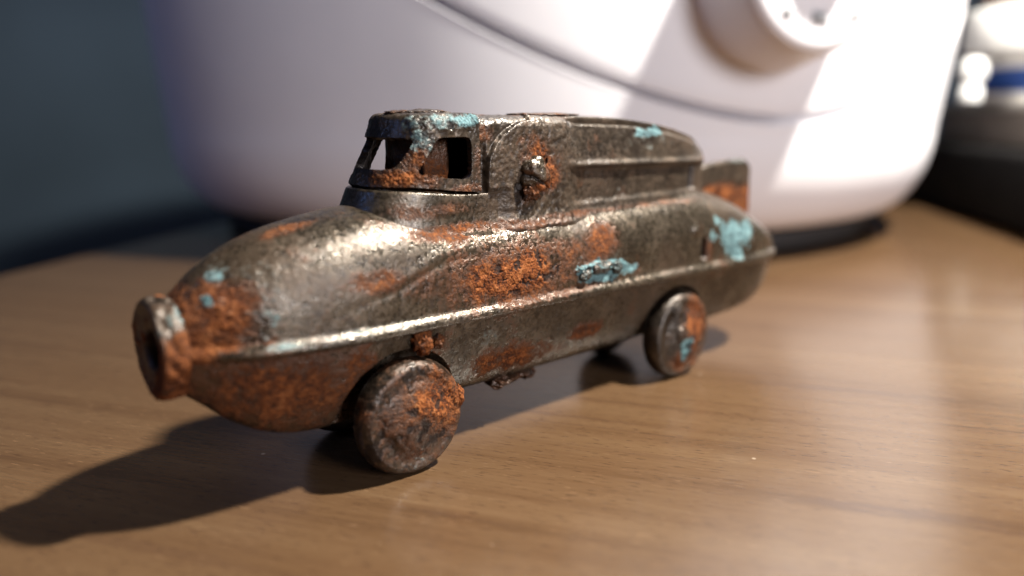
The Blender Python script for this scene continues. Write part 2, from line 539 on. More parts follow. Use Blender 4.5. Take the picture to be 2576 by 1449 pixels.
def corrode(P, N, rust, pat, pit, seed, amp=1.0, grain=True):
    g = cells(P, 16, seed) if grain else 0.5
    h = 0.010 * fbm(P, 1.6, 3, seed + 1) + 0.002 * fbm(P, 9, 3, seed + 2)
    g2 = cells(P, 34, seed + 6) if grain else 0.5
    h = h + rust * (0.008 + 0.016 * fbm(P, 10, 4, seed + 3, 0.75) + 0.006 * (0.55 - g) + 0.010 * (0.5 - g2))
    h = h + pat * (0.008 + 0.016 * fbm(P, 9, 4, seed + 4, 0.75) + 0.008 * (0.55 - g) + 0.008 * (0.5 - g2))
    h = h - pit * 0.016
    fine = fbm(P, 13, 3, seed + 8, 0.8)
    h = h + 0.0026 * fine * (1 + 1.5 * np.maximum(rust, pat))
    global RELIEF
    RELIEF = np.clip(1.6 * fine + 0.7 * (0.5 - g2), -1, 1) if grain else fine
    return P + N * (amp * h)[..., None]

# ------------------------------------------------------------------ the toy: root
O_ = (0.088, 11.389, 0.0)
toy = empty("toy_vehicle", O_, math.radians(-139.17))
tag(toy, "small rusty tin toy vehicle with boat shaped hull and raised cab on the table", "toy")

# upper shell ---------------------------------------------------------
tt = np.linspace(0, 1, 860)
s_up = -6.6 + 11.72 * (tt - 0.10 * np.sin(2 * np.pi * tt) / (2 * np.pi) - 0.0)
s_up = np.concatenate([-6.6 + np.array([0, .01, .03, .06]), s_up[s_up > -6.52]])
P = loop_grid(s_up, upper_section(s_up), 300, 110)
N = outward(grid_normals(P), P, np.array([0, 0, 2.0]))
# swage crease that runs back over the shoulder of the hull
cz = curve([-1.0, 2.0, 2.7, 3.3, 3.9], [2.78, 2.72, 2.50, 2.36, 2.24])
near = P[..., 1] > 0
dist = P[..., 2] - cz(P[..., 0])
win = sstep(3.7, 2.9, P[..., 0]) * sstep(1.0, 2.2, P[..., 0])
cre = 0.3 * win * (0.035 * np.exp(-((dist - 0.06) / 0.07) ** 2) - 0.035 * np.exp(-((dist + 0.05) / 0.05) ** 2))
P = P + N * (cre)[..., None]
# broken slot near the tail, punched in both sides
slot = np.exp(-(((P[..., 0] + 3.42) / 0.06) ** 2)) * sstep(2.02, 2.10, P[..., 2]) * sstep(2.46, 2.36, P[..., 2])
P = P - N * (0.12 * slot)[..., None]
bump1 = np.exp(-(((P[..., 0] + 3.15) / 0.10) ** 2 + ((P[..., 2] - 2.58) / 0.09) ** 2)) * near
P = P + N * (0.05 * bump1)[..., None]
ru, pa, pi_ = masks(P, RUST, PAT, PIT, 3)
pi_ = np.maximum(pi_, slot)
spk = patch(P, (0.55, 1.0, 2.36), (.95, .5, .30), 66) * sstep(0.16, 0.36, fbm(P, 8, 3, 67, 0.7))
pi_ = np.maximum(pi_, spk)
# the crusted lump: pale rim, dark broken core
core = patch(P, (-0.72, 1.0, 2.26), (.40, .4, .085), 71, 5.0, 0.6, 0.3)
pi_ = np.maximum(pi_, core * 0.75 * sstep(-0.25, 0.25, fbm(P, 11, 2, 77)))
P = corrode(P, N, ru, pa, pi_, 21)
P = P + N * (core * (0.05 + 0.05 * fbm(P, 9, 2, 78)))[..., None]
nu, nv = P.shape[:2]
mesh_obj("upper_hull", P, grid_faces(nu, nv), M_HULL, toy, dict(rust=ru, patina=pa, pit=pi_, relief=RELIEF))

# lower shell ---------------------------------------------------------
s_lo = np.linspace(-6.56, 5.12, 760)
P = loop_grid(s_lo, lower_section(s_lo)[:, ::1], 200, 90)
ax_z = 0.76
for sc in (2.66, -2.9):
    d = np.hypot(P[..., 0] - sc, P[..., 2] - ax_z)
    m = sstep(0.87, 0.83, d)
    y = P[..., 1]
    lim = np.sign(y) * np.minimum(np.abs(y), 0.40)
    P[..., 1] = y * (1 - m) + lim * m
N = outward(grid_normals(P), P, np.array([0, 0, 1.3]))
ru, pa, pi_ = masks(P, RUST, PAT, PIT, 5, 0.06)
P = corrode(P, N, ru, pa, pi_, 31, 0.9)
nu, nv = P.shape[:2]
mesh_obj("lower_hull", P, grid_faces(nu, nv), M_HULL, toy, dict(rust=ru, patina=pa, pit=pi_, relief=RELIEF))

# nose ring -----------------------------------------------------------
prof = [(0.17, -0.12), (0.195, 0.08), (0.215, 0.115), (0.27, 0.135), (0.40, 0.145), (0.48, 0.16), (0.53, 0.17), (0.56, 0.155), (0.575, 0.12),
        (0.58, 0.06), (0.58, 0.0), (0.575, -0.05), (0.56, -0.09), (0.52, -0.12), (0.45, -0.125), (0.35, -0.125), (0.25, -0.125)]
pr = even(np.array(prof)[None], 90)[0]
a = np.linspace(0, 2 * np.pi, 300, endpoint=False)
P = np.stack([np.repeat((5.20 + pr[:, 1])[:, None], 300, 1), pr[:, 0][:, None] * np.cos(a), 1.985 + pr[:, 0][:, None] * np.sin(a)], -1)
N = outward(grid_normals(P, close_v=True), P, np.array([5.2, 0, 1.985]))
rr = np.hypot(P[..., 1], P[..., 2] - 1.985)
chip = fbm(P, 4.5, 3, 91)
P = P - N * (sstep(0.5, 0.6, rr) * (0.06 * np.abs(chip) + 0.045 * np.maximum(noise(P, 8, 3), 0)))[..., None]
ru = 0.8 * sstep(-0.25, 0.2, fbm(P, 3.2, 3, 92)) + 0.35 * sstep(0.2, -0.4, P[..., 2] - 1.985)
pa = 0.48 * sstep(0.02, 0.3, fbm(P, 3.8, 3, 95)) * sstep(-0.1, 0.35, P[..., 2] - 1.8) * sstep(0.0, 0.3, P[..., 1])
pi_ = 0.8 * sstep(0.30, 0.20, rr) + 0.3 * sstep(0.1, 0.4, fbm(P, 5, 2, 97))
P = corrode(P, N, ru, pa, np.minimum(pi_, .5), 41)
mesh_obj("nose_ring", P, grid_faces(*P.shape[:2], close_u=False, close_v=True), M_WHEEL, toy, dict(rust=ru, patina=pa, pit=pi_, relief=RELIEF))
plug = [(0.0, -0.12), (0.21, -0.12), (0.21, -0.05), (0.0, -0.05)]
o = lathe_obj("nose_plug", plug, M_RUBBER, toy, 32, (5.16, 0, 1.985), (0, math.radians(90), 0))

# cowl under the cab ---------------------------------------------------
def cab_plan(n, front, half=0.70, rear=1.28, p=2.6):
    """plan outline of the cab from the near rear corner round the front to the far rear corner"""
    a = np.linspace(0, np.pi, n)
    c0 = 1.75
    s = c0 + (front - c0) * np.abs(np.sin(a)) ** (2 / p)
    y = half * np.sign(np.cos(a)) * np.abs(np.cos(a)) ** (2 / p)
    nb = max(4, n // 6)
    sb = np.linspace(rear, c0, nb, endpoint=False)
    S = np.concatenate([sb, s, sb[::-1]])
    Y = np.concatenate([np.full(nb, half), y, np.full(nb, -half)])
    L = np.concatenate([[0], np.cumsum(np.hypot(np.diff(S), np.diff(Y)))])
    u = np.linspace(0, L[-1], n)
    return np.interp(u, L, S), np.interp(u, L, Y)

rows = []
for z, fr, hf in ((2.6, 3.18, .84), (2.88, 3.16, .84), (2.96, 3.08, .815), (3.02, 2.99, .785), (3.10, 2.91, .755), (3.2, 2.86, .742), (3.36, 2.79, .735), (3.43, 2.76, .73), (3.465, 2.745, .722),
                 (3.478, 2.72, .70), (3.478, 2.60, .60), (3.478, 2.3, .3), (3.478, 2.0, .05)):
    S, Y = cab_plan(260, fr, hf, 1.16)
    tilt = 0.10 * sstep(1.3, 2.8, S) if z > 3.05 else 0
    rows.append(np.stack([S, Y, z + tilt + 0 * S], -1))
Q = np.stack(rows, 0)
Q = even(Q.transpose(1, 0, 2), 90)
P = Q
N = outward(grid_normals(P), P, np.array([1.8, 0, 3.1]))
cowl_rust = [((1.7, .75, 3.06), (1.0, .3, .10), .9), ((1.9, .7, 3.3), (.7, .3, .1), .45), ((2.85, 0.3, 3.12), (.3, .9, .06), .7)]
ru, pa, pi_ = masks(P, cowl_rust, [], [], 7)
P = corrode(P, N, ru, pa, pi_, 51, 0.8)
mesh_obj("cowl", P, grid_faces(*P.shape[:2]), M_HULL, toy, dict(rust=ru, patina=pa, pit=pi_, relief=RELIEF))

# cabin housing --------------------------------------------------------
H_TOP = curve([-4.34, -4.30, -4.1, -3.7, -3.2, -2.5, -1.7, -0.6, 1.0, 1.28], [3.72, 3.80, 3.94, 4.10, 4.22, 4.34, 4.42, 4.46, 4.46, 4.46])
H_W = curve([-4.34, -4.32, -4.2, -4.0, -3.6, -3.0, -2.0, -0.5, 1.28], [0.05, 0.14, 0.30, 0.42, 0.55, 0.62, 0.66, 0.68, 0.685])
s_h = np.concatenate([-4.34 + np.array([0, .006, .015, .03]), np.linspace(-4.30, 1.28, 520)])
zt, hw = H_TOP(s_h), H_W(s_h)
K = 90
rows = []
zb = 2.75
top_r = 0.15
zz = np.linspace(0, 1, 60)
for q in zz:                                    # side wall
    z = zb + (zt - top_r - zb) * q
    rows.append(np.stack([s_h, hw, z], -1))
for x in np.linspace(0, np.pi / 2, 16)[1:]:     # rounded roof edge
    r = np.minimum(top_r, hw * 0.9)
    rows.append(np.stack([s_h, hw - r + r * np.cos(x), zt - top_r + top_r * np.sin(x)], -1))
for q in np.linspace(0, 1, 14)[1:]:             # roof, slightly crowned
    r = np.minimum(top_r, hw * 0.9)
    rows.append(np.stack([s_h, (hw - r) * (1 - q), zt + 0.02 * np.sin(q * np.pi / 2)], -1))
half = np.stack(rows, 1)
A = even(half[..., 1:], 240)
B = even(half[..., 1:], 90)[:, ::-1][:, 1:]
A = np.concatenate([np.repeat(s_h[:, None, None], 240, 1), A], -1)
B = np.concatenate([np.repeat(s_h[:, None, None], B.shape[1], 1), -B[..., :1], B[..., 1:]], -1)
P = np.concatenate([A, B], 1)
N = outward(grid_normals(P), P, np.array([0, 0, 3.6]))
sx, zx = P[..., 0], P[..., 2]
side = sstep(0.15, 0.5, np.abs(N[..., 1]))
# arched boss round the rivet, its fore edge standing proud of the wall behind the cab frame
arch_r = np.where(zx > 3.70, np.hypot((sx - 0.40) / 0.78, (zx - 3.70) / 0.70), np.abs(sx - 0.40) / 0.78)
fore = sx > 0.40
in_boss = np.where(fore, sstep(1.02, 0.97, arch_r), sstep(1.55, 0.85, arch_r))
in_boss = in_boss * (1 - sstep(0.7, 1.0, sx) * sstep(3.54, 3.45, zx))
rear_run = sstep(-0.2, -0.7, sx)
zr = 3.70 + 0.02 * (sx + 3)                     # height of the pressed ridge
ridge = rear_run * (np.exp(-((zx - zr - 0.02) / 0.05) ** 2) * 0.045)
panel = rear_run * sstep(zr + 0.01, zr - 0.06, zx) * sstep(3.16, 3.26, zx) * sstep(-4.1, -3.5, sx)
tum = rear_run * np.clip((zx - zr) / 0.7, 0, 1) * 0.10
fade = sstep(-4.3, -3.9, sx)
P = P + N * (side * (0.06 * in_boss + (ridge - 0.045 * panel - tum) * fade) - side * 0.05 * sstep(1.14, 1.20, sx) * sstep(4.2, 4.0, zx))[..., None]
N = outward(grid_normals(P), P, np.array([0, 0, 3.6]))
# dark vertical nick at the rear end of the side panel
nick = np.exp(-((sx + 3.62) / 0.07) ** 2) * sstep(3.18, 3.26, zx) * sstep(3.66, 3.58, zx) * side
P = P - N * (0.06 * nick)[..., None]
h_rust = [((0.30, .75, 3.90), (.30, .3, .27), 1.0), ((0.05, .75, 3.66), (.22, .3, .30), .9), ((0.5, .75, 3.4), (.18, .3, .18), .5), ((-1.0, .7, 3.06), (1.6, .3, .05), .5),
          ((0.6, .7, 3.00), (.8, .3, .08), .6), ((-3.0, .7, 3.08), (.9, .4, .05), .6), ((-4.2, 0.2, 3.7), (.3, .4, .12), .6), ((1.2, .68, 4.25), (.14, .2, .12), .6)]
h_pat = [((-2.2, .6, 4.15), (1.0, .3, .22), .33), ((-2.25, .58, 4.20), (.42, .3, .09), 1.0), ((-1.6, .6, 3.3), (.3, .3, .1), .35)]
h_pit = [((0.62, .75, 3.45), (.10, .3, .22), .8), ((0.10, .75, 3.55), (.10, .3, .12), .8), ((-0.42, .6, 4.36), (.06, .2, .05), .9)]
ru, pa, pi_ = masks(P, h_rust, h_pat, h_pit, 11, -0.05)
pi_ = np.maximum(pi_, nick)
ru = np.maximum(ru, 0.45 * sstep(4.40, 4.47, zx) * sstep(-0.3, 0.4, fbm(P, 3, 3, 13)))
P = corrode(P, N, ru, pa, pi_, 61, 0.9)
flare = 0.17 * np.clip((3.22 - zx) / 0.35, 0, 0.72) ** 2
P[..., 1] += np.sign(P[..., 1]) * flare * sstep(-4.2, -3.2, sx)
P = P + N * (0.012 * fbm(P, 14, 2, 64) * sstep(-1.5, 0.4, sx))[..., None]
mesh_obj("cabin_housing", P, grid_faces(*P.shape[:2]), M_HOUSE, toy, dict(rust=ru, patina=pa, pit=pi_, relief=RELIEF))

# the cast rivet on the boss -------------------------------------------
n = 60
th = np.linspace(0, np.pi / 2, 30)
a = np.linspace(0, 2 * np.pi, n, endpoint=False)
P = np.stack([0.24 * np.cos(th)[:, None] * np.cos(a), 0.03 + 0.17 * np.sin(th)[:, None] + 0 * a, 0.25 * np.cos(th)[:, None] * np.sin(a)], -1)
P = np.concatenate([np.stack([0.27 * np.cos(a), -0.08 + 0 * a, 0.28 * np.sin(a)], -1)[None], P], 0)
P = P + np.array([0.37, 0.72, 3.67])
N = outward(grid_normals(P, close_v=True), P, np.array([0.37, 0.7, 3.67]))
slotd = np.exp(-((P[..., 2] - 3.60 - 0.35 * (P[..., 0] - 0.37)) / 0.028) ** 2)
P = P + N * (0.05 * fbm(P, 6, 3, 5) - 0.05 * slotd)[..., None]
P = P + np.array([0, 0, 0.05]) * (fbm(P, 5, 2, 8))[..., None]
mesh_obj("rivet_head", P, grid_faces(*P.shape[:2], close_v=True), M_HULL, toy,
         dict(rust=0.4 * sstep(0, .4, fbm(P, 6, 2, 3)) + 0.5 * sstep(3.62, 3.5, P[..., 2]), patina=0 * P[..., 0], pit=0.9 * slotd))

# window frame of the cab ----------------------------------------------
nf = 520
def lvl(z):
    q = np.clip((z - 3.50) / 0.9, 0, 1.1)
    return 2.70 - 0.38 * q, 0.725 - 0.035 * q
rows = []
for z in np.linspace(3.50, 4.36, 110):
    fr, hf = lvl(z)
    S, Y = cab_plan(nf, fr, hf)
    rows.append(np.stack([S, Y, z + 0.115 * sstep(1.25, 2.5, S) * (1 - np.clip((z - 3.5) / 0.7, 0, 1)), ], -1))
fr, hf = lvl(4.36)
S0, Y0 = cab_plan(nf, fr, hf)
for x in np.linspace(0, np.pi / 2, 14)[1:]:
    k = 1 - 0.20 * (1 - np.cos(x))
    rows.append(np.stack([np.where(S0 > 1.7, 1.7 + (S0 - 1.7) * k, S0), Y0 * k, 4.36 + 0.14 * np.sin(x) + 0 * S0], -1))
for q in np.linspace(0, 1, 24)[1:]:
    k = 0.80 * (1 - q)
    rows.append(np.stack([np.where(S0 > 1.7, 1.7 + (S0 - 1.7) * k, S0), Y0 * k, 4.50 + 0.015 * q + 0 * S0], -1))
P = np.stack(rows, 0)
nu, nv = P.shape[:2]
N = outward(grid_normals(P), P, np.array([1.7, 0, 4.0]))
# openings: side windows and a windscreen, described along the outline
S1, Y1 = cab_plan(nf, 2.60, 0.71)
Lc = np.concatenate([[0], np.cumsum(np.hypot(np.diff(S1), np.diff(Y1)))])
Ltot = Lc[-1]
lc = (Lc[:-1] + Lc[1:]) / 2
zc = (P[:-1, :-1, 2] + P[1:, 1:, 2]) / 2
ls = np.minimum(lc, Ltot - lc)                       # distance from the nearer rear corner
pil0, pil1 = 0.95, 1.24                              # slanting pillar between window and windscreen
lean = (zc - 3.8) * -0.52
sill = 3.69 + 0.10 * sstep(0.2, 1.2, ls)[None, :]
row = (np.arange(nu - 1) < 108)[:, None]
zt_w = 4.21
def opening(l0, l1, z0, z1, p=7.0):
    u = (ls[None] - (l0 + l1) / 2) / ((l1 - l0) / 2)
    v = (zc - (z0 + z1) / 2) / ((z1 - z0) / 2)
    return np.abs(u) ** p + np.abs(v) ** p < 1
w1 = opening(0.15 + 0 * lean, pil0 + lean, sill - 0.02, zt_w)
w2 = (ls[None] > pil1 + lean) & opening(pil1 + lean, 2 * (Ltot / 2) - pil1 - lean, sill + 0.03, zt_w)
keep = ~((w1 | w2) & row)
f_rust = [((2.15, .7, 3.95), (.30, .35, .30), .75), ((2.4, .55, 3.72), (.55, .45, .14), .9), ((1.45, .7, 3.55), (.3, .2, .10), .7), ((1.33, .7, 3.9), (.12, .2, .4), .55)]
f_pat = [((1.85, .62, 4.40), (.60, .26, .14), .47), ((1.50, .62, 4.40), (.26, .26, .12), .85), ((2.12, .68, 4.18), (.20, .2, .16), .5), ((2.42, .4, 4.34), (.06, .2, .08), .7)]
f_pit = [((2.45, -0.2, 4.1), (.3, .6, .6), .7), ((1.75, .66, 4.36), (.05, .2, .05), .9)]
ru, pa, pi_ = masks(P, f_rust, f_pat, f_pit, 17, 0.05)
crust = patch(P, (1.85, .62, 4.38), (.62, .3, .16), 76)
pi_ = np.maximum(pi_, 0.75 * crust * sstep(0.0, 0.3, fbm(P, 7, 3, 75)))
P = P + N * (crust * 0.022 * (fbm(P, 8, 3, 79) + 0.6))[..., None]
P = corrode(P, N, ru, pa, np.minimum(pi_, .4), 71, 1.5)
F = grid_faces(nu, nv, keep=keep)
used = np.unique(F)
remap = np.full(nu * nv, -1)
remap[used] = np.arange(len(used))
pk = lambda A: A.reshape(nu * nv, -1)[used]
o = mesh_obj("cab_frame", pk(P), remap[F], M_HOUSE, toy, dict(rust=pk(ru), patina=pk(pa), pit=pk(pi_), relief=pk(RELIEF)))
so = o.modifiers.new("thickness", 'SOLIDIFY')
so.thickness = 0.10 * CM
cn = np.median((N[:, :, 1] * np.sign(P[:, :, 1]))[:100])
so.offset = -1.0
bv = o.modifiers.new("rounded_edges", 'BEVEL')
bv.width = 0.035 * CM
bv.segments = 2
bv.limit_method = 'ANGLE'
bv.angle_limit = math.radians(55)

# plate across the cab roof: a flaked scab of metal
def lump(name, c, r, mat, rustv, seed, parent, n=48, amp=0.45, patv=0.0):
    th = np.linspace(0.02, np.pi - 0.02, n)
    a = np.linspace(0, 2 * np.pi, n * 2, endpoint=False)
    D = np.stack([np.sin(th)[:, None] * np.cos(a), np.sin(th)[:, None] * np.sin(a), np.cos(th)[:, None] + 0 * a], -1)
    k = 1 + amp * fbm(D * np.array(r) / max(r), 2.2, 4, seed) + 0.18 * (0.5 - cells(D, 3.2, seed))
    P = D * np.array(r) * k[..., None] + np.array(c)
    return mesh_obj(name, P, grid_faces(n, n * 2, close_v=True), mat, parent,
                    dict(rust=rustv + 0.3 * fbm(P, 7, 2, seed), patina=np.full(P.shape[:2], patv), pit=0.6 * sstep(.15, .4, fbm(P, 8, 2, seed + 3))))

lump("roof_flake", (1.78, 0.05, 4.515), (.42, .30, .045), M_HOUSE, 0.25, 31, toy)
lump("roof_flake", (-0.3, 0.2, 4.485), (.55, .30, .03), M_HOUSE, 0.35, 32, toy, 40)
lump("rust_clump", (2.42, 0.93, 1.72), (.14, .12, .17), M_WHEEL, 0.85, 33, toy)
lump("rust_clump", (2.16, 0.92, 1.66), (.09, .08, .09), M_WHEEL, 0.5, 34, toy, 30)
lump("rust_clump", (0.72, 0.42, 0.68), (.29, .20, .11), M_WHEEL, 0.42, 35, toy)
lump("rust_clump", (0.22, 0.40, 0.67), (.17, .16, .10), M_WHEEL, 0.4, 36, toy, 36)
lump("rust_clump", (1.62, 0.45, 0.66), (.13, .14, .13), M_WHEEL, 0.5, 37, toy, 30)

lump("rust_clump", (0.42, 0.77, 3.46), (.17, .10, .14), M_WHEEL, 0.55, 47, toy, 36, 0.6)
lump("rust_clump", (0.12, 0.76, 3.70), (.10, .07, .20), M_WHEEL, 0.8, 48, toy, 30, 0.6)
lump("patina_crumb", (-0.42, 1.03, 2.17), (.10, .06, .08), M_WHEEL, 0.0, 38, toy, 34, 0.6, 0.42)
lump("patina_crumb", (-0.78, 1.02, 2.25), (.22, .07, .10), M_WHEEL, 0.0, 39, toy, 44, 0.6, 0.40)
lump("patina_crumb", (-1.12, 1.03, 2.22), (.10, .06, .09), M_WHEEL, 0.0, 40, toy, 34, 0.6, 0.45)

# block inside the cab (the folded end wall of the body)
P = []
bm = bmesh.new()
bmesh.ops.create_cube(bm, size=1.0)
bmesh.ops.subdivide_edges(bm, edges=bm.edges[:], cuts=14, use_grid_fill=True)
co = np.array([v.co[:] for v in bm.verts])
Pb = co * np.array([0.38, 0.94, 0.75]) + np.array([1.76, -0.08, 3.82])
Pb = Pb + 0.03 * np.stack([fbm(Pb, 5, 2, k) for k in (1, 2, 3)], -1)
for v, c in zip(bm.verts, Pb):
    v.co = c
o = bm_obj("inner_wall", bm, M_WHEEL, toy)
for nme, val in (("rust", 0.35 + 0.5 * sstep(4.15, 3.6, Pb[:, 2])), ("patina", 0 * Pb[:, 0]), ("pit", 0 * Pb[:, 0])):
    at = o.data.attributes.new(nme, 'FLOAT', 'POINT')
    at.data.foreach_set("value", val.astype(np.float32))

# tail fin -------------------------------------------------------------
fs = np.linspace(-6.22, -4.30, 90)
ft = curve([-6.22, -6.17, -6.08, -5.9, -5.4, -4.8, -4.45, -4.3], [3.26, 3.46, 3.56, 3.63, 3.62, 3.58, 3.52, 3.40])(fs)
fb = curve([-6.22, -5.6, -4.3], [2.1, 2.4, 2.8])(fs)
hz = np.linspace(0, 1, 60)
ang = np.linspace(0, np.pi, 15)
rows = []
thk = 0.085
for q in hz:
    rows.append(np.stack([fs, np.full_like(fs, thk), fb + (ft - thk - fb) * q], -1))
for x in ang[1:]:
    rows.append(np.stack([fs, thk * np.cos(x) + 0 * fs, ft - thk + thk * np.sin(x)], -1))
for q in hz[::-1][1:]:
    rows.append(np.stack([fs, np.full_like(fs, -thk), fb + (ft - thk - fb) * q], -1))
P = np.stack(rows, 1)
taper = sstep(-6.24, -6.12, P[..., 0]) * sstep(-4.28, -4.4, P[..., 0])
P[..., 1] *= 0.06 + 0.94 * np.sqrt(taper)
N = outward(grid_normals(P), P, np.array([-5.2, 0, 3]))
ru = sstep(3.30, 3.05, P[..., 2] + 0.14 * fbm(P, 2, 3, 4))
pa = 0.42 * sstep(3.40, 3.60, P[..., 2]) * sstep(-4.9, -5.6, P[..., 0])
P = corrode(P, N, ru, pa, 0 * ru, 81)
mesh_obj("tail_fin", P, grid_faces(*P.shape[:2]), M_HOUSE, toy, dict(rust=ru, patina=pa, pit=0.35 * sstep(3.2, 3.5, P[..., 2]), relief=RELIEF))

# wheels and axles ------------------------------------------------------
R_W = 0.755
def wheel(s, side, seed, rust_l, pat_l, n=300, m=130, dome=0.07):
    prof = [(0.06, -0.15), (0.30, -0.15), (0.55, -0.145), (0.66, -0.135), (0.72, -0.11), (0.748, -0.06), (0.755, 0.0), (0.752, 0.08), (0.735, 0.14),
            (0.70, 0.19), (0.655, 0.215), (0.61, 0.215), (0.57, 0.205), (0.50, 0.21), (0.38, 0.225 + dome * .35), (0.22, 0.235 + dome * .8), (0.10, 0.24 + dome * .95), (0.004, 0.24 + dome)]
    pr = even(np.array(prof)[None], m)[0]
    a = np.linspace(0, 2 * np.pi, n, endpoint=False)
    P = np.stack([pr[:, 0][:, None] * np.cos(a), np.repeat(pr[:, 1][:, None], n, 1), pr[:, 0][:, None] * np.sin(a)], -1)
    N = outward(grid_normals(P, close_v=True), P, np.zeros(3))
    ru, pa, pi_ = masks(P + np.array([0, 3.0, 0]), [((c[0], c[1] + 3, c[2]), r, v) for c, r, v in rust_l],
                        [((c[0], c[1] + 3, c[2]), r, v) for c, r, v in pat_l], [], seed, 0.10)
    pi_ = 0.75 * sstep(0.12, 0.42, fbm(P, 4.5, 3, seed + 7))
    face = sstep(0.16, 0.21, P[..., 1])
    Pd = corrode(P, N, ru, pa, pi_ * 0.6, seed + 50, 1.0)
    Pd = Pd + N * (face * (0.016 * fbm(P, 5, 3, seed + 3) + 0.012 * (0.5 - cells(P, 11, seed + 4))))[..., None]
    Pd[..., 1] *= side
    f = grid_faces(m, n, close_v=True)
    return mesh_obj("wheel", Pd, f if side > 0 else f[:, ::-1], M_WHEEL, toy, dict(rust=ru, patina=pa, pit=pi_, relief=RELIEF), loc=(s - 0.04, (0.86 if s > 0 else 0.80) * side, ax_z))

wf = wheel(2.66, 1, 101, [((0, .25, 0), (.9, .5, .9), .48), ((-.30, .25, .22), (.42, .4, .40), 1.0), ((-.62, .1, .10), (.22, .3, .5), 1.0), ((-.35, .25, -.2), (.25, .3, .3), .6)], [((.05, .25, -.60), (.35, .2, .08), .30)])
wr = wheel(-2.9, 1, 131, [((-.30, .25, .1), (.40, .4, .65), 1.0), ((.1, .25, -.45), (.3, .3, .22), .8)], [((.02, .25, -.22), (.13, .3, .26), 1.0)], 240, 100)
wheel(2.66, -1, 141, [((0, .2, .2), (.5, .4, .4), .8)], [], 160, 70)
wheel(-2.9, -1, 151, [((0, .2, .2), (.5, .4, .4), .8)], [], 160, 70)
hub = lump("hub_boss", (0.16, 0.27, 0.10), (.13, .07, .13), M_WHEEL, 0.05, 44, wr, 30, 0.25)
hub = lump("hub_boss", (0.22, 0.22, 0.50), (.14, .07, .13), M_WHEEL, 0.05, 45, wr, 30, 0.25)
lump("rust_crumb", (-.70, .10, .10), (.08, .11, .16), M_WHEEL, 0.9, 46, wf, 36, 0.5)
for s in (2.62, -2.94):
    o = lathe_obj("axle", [(0.0, -0.92), (0.09, -0.92), (0.09, 0.92), (0.0, 0.92)], M_WHEEL, toy, 32, (s, 0, ax_z), (math.radians(90), 0, 0))

# ------------------------------------------------------------------ the white appliance behind
AX, AY, AR = 1.52, 36.75, 17.0
app = empty("kitchen_appliance", (AX, AY, 0))
tag(app, "large round white plastic appliance with a dial, standing behind the rusty toy", "appliance")
phi = np.linspace(-np.pi, np.pi, 480, endpoint=False)          # 0 faces the camera, + to the right
prof = [(0.2, 0.78), (8, 0.78), (12.6, 0.80), (14.2, 0.86)]
for x in np.linspace(0, np.pi / 2, 26):
    prof.append((AR * 0.864 - 0.2 + (AR * 0.136 - 0.45) * np.sin(x), 0.9 + 3.0 * (1 - np.cos(x))))
NB = len(prof)
zg = np.minimum(4.33 + 3.0 * (np.abs(np.degrees(phi) - 21.5) / 33.5) ** 1.75, 13.0)
def wall_r(z):
    return AR - 0.65 + 0.60 * np.sin(np.clip((z - 3.9) / 9, 0, 1) * np.pi / 2)
rows = [np.stack([np.full_like(phi, rr), np.full_like(phi, zz)], -1) for rr, zz in prof]
zlo = 3.9
for q in np.linspace(0, 1, 14)[1:]:                       # wall below the lid gap
    z = zlo + (zg - 0.23 - zlo) * q
    rows.append(np.stack([wall_r(z), z], -1))
for dz, dr in ((-0.155, 0.0), (-0.147, -0.003), (-0.143, -0.02), (-0.14, -0.85), (0.14, -0.85), (0.143, -0.02), (0.147, -0.003), (0.155, 0.0)):
    rows.append(np.stack([wall_r(zg) + dr, zg + dz], -1))
for q in np.linspace(0, 1, 40):                           # lid above it
    z = zg + 0.23 + (17 - zg - 0.23) * q
    rows.append(np.stack([wall_r(z), z], -1))
for x in np.linspace(0, np.pi / 2, 16)[1:]:
    rows.append(np.stack([np.full_like(phi, AR - 0.05 - 4.0 * (1 - np.cos(x))), np.full_like(phi, 17 + 3.4 * np.sin(x))], -1))
rows += [np.stack([np.full_like(phi, rr), np.full_like(phi, zz)], -1) for rr, zz in ((8, 20.6), (0.2, 20.8))]
RZ = np.stack(rows, 0)
P = np.stack([RZ[..., 0] * np.sin(phi), -RZ[..., 0] * np.cos(phi), RZ[..., 1]], -1)
pr = RZ
mesh_obj("housing", P, grid_faces(len(pr), len(phi), close_v=True), M_WHITE, app)
lathe_obj("base_ring", [(0, 0.02), (14.0, 0.02), (14.4, 0.10), (14.4, 0.84), (0, 0.84)], M_RUBBER, app, 160)
kphi = math.radians(19.3)
kx, ky = (AR - 0.75) * math.sin(kphi), -(AR - 0.75) * math.cos(kphi)
kprof = [(0, -0.4), (2.62, -0.4), (2.62, 0.15), (2.58, 0.3), (2.30, 1.6), (2.22, 1.92), (2.14, 2.03), (2.0, 2.07), (1.0, 2.07), (0, 2.07)]
krot = Matrix.Rotation(kphi, 4, 'Z') @ Matrix.Rotation(math.radians(90), 4, 'X')
dial = lathe_obj("dial", kprof, M_WHITE, app, 128, (kx, ky, 8.17))
dial.rotation_euler = krot.to_euler()
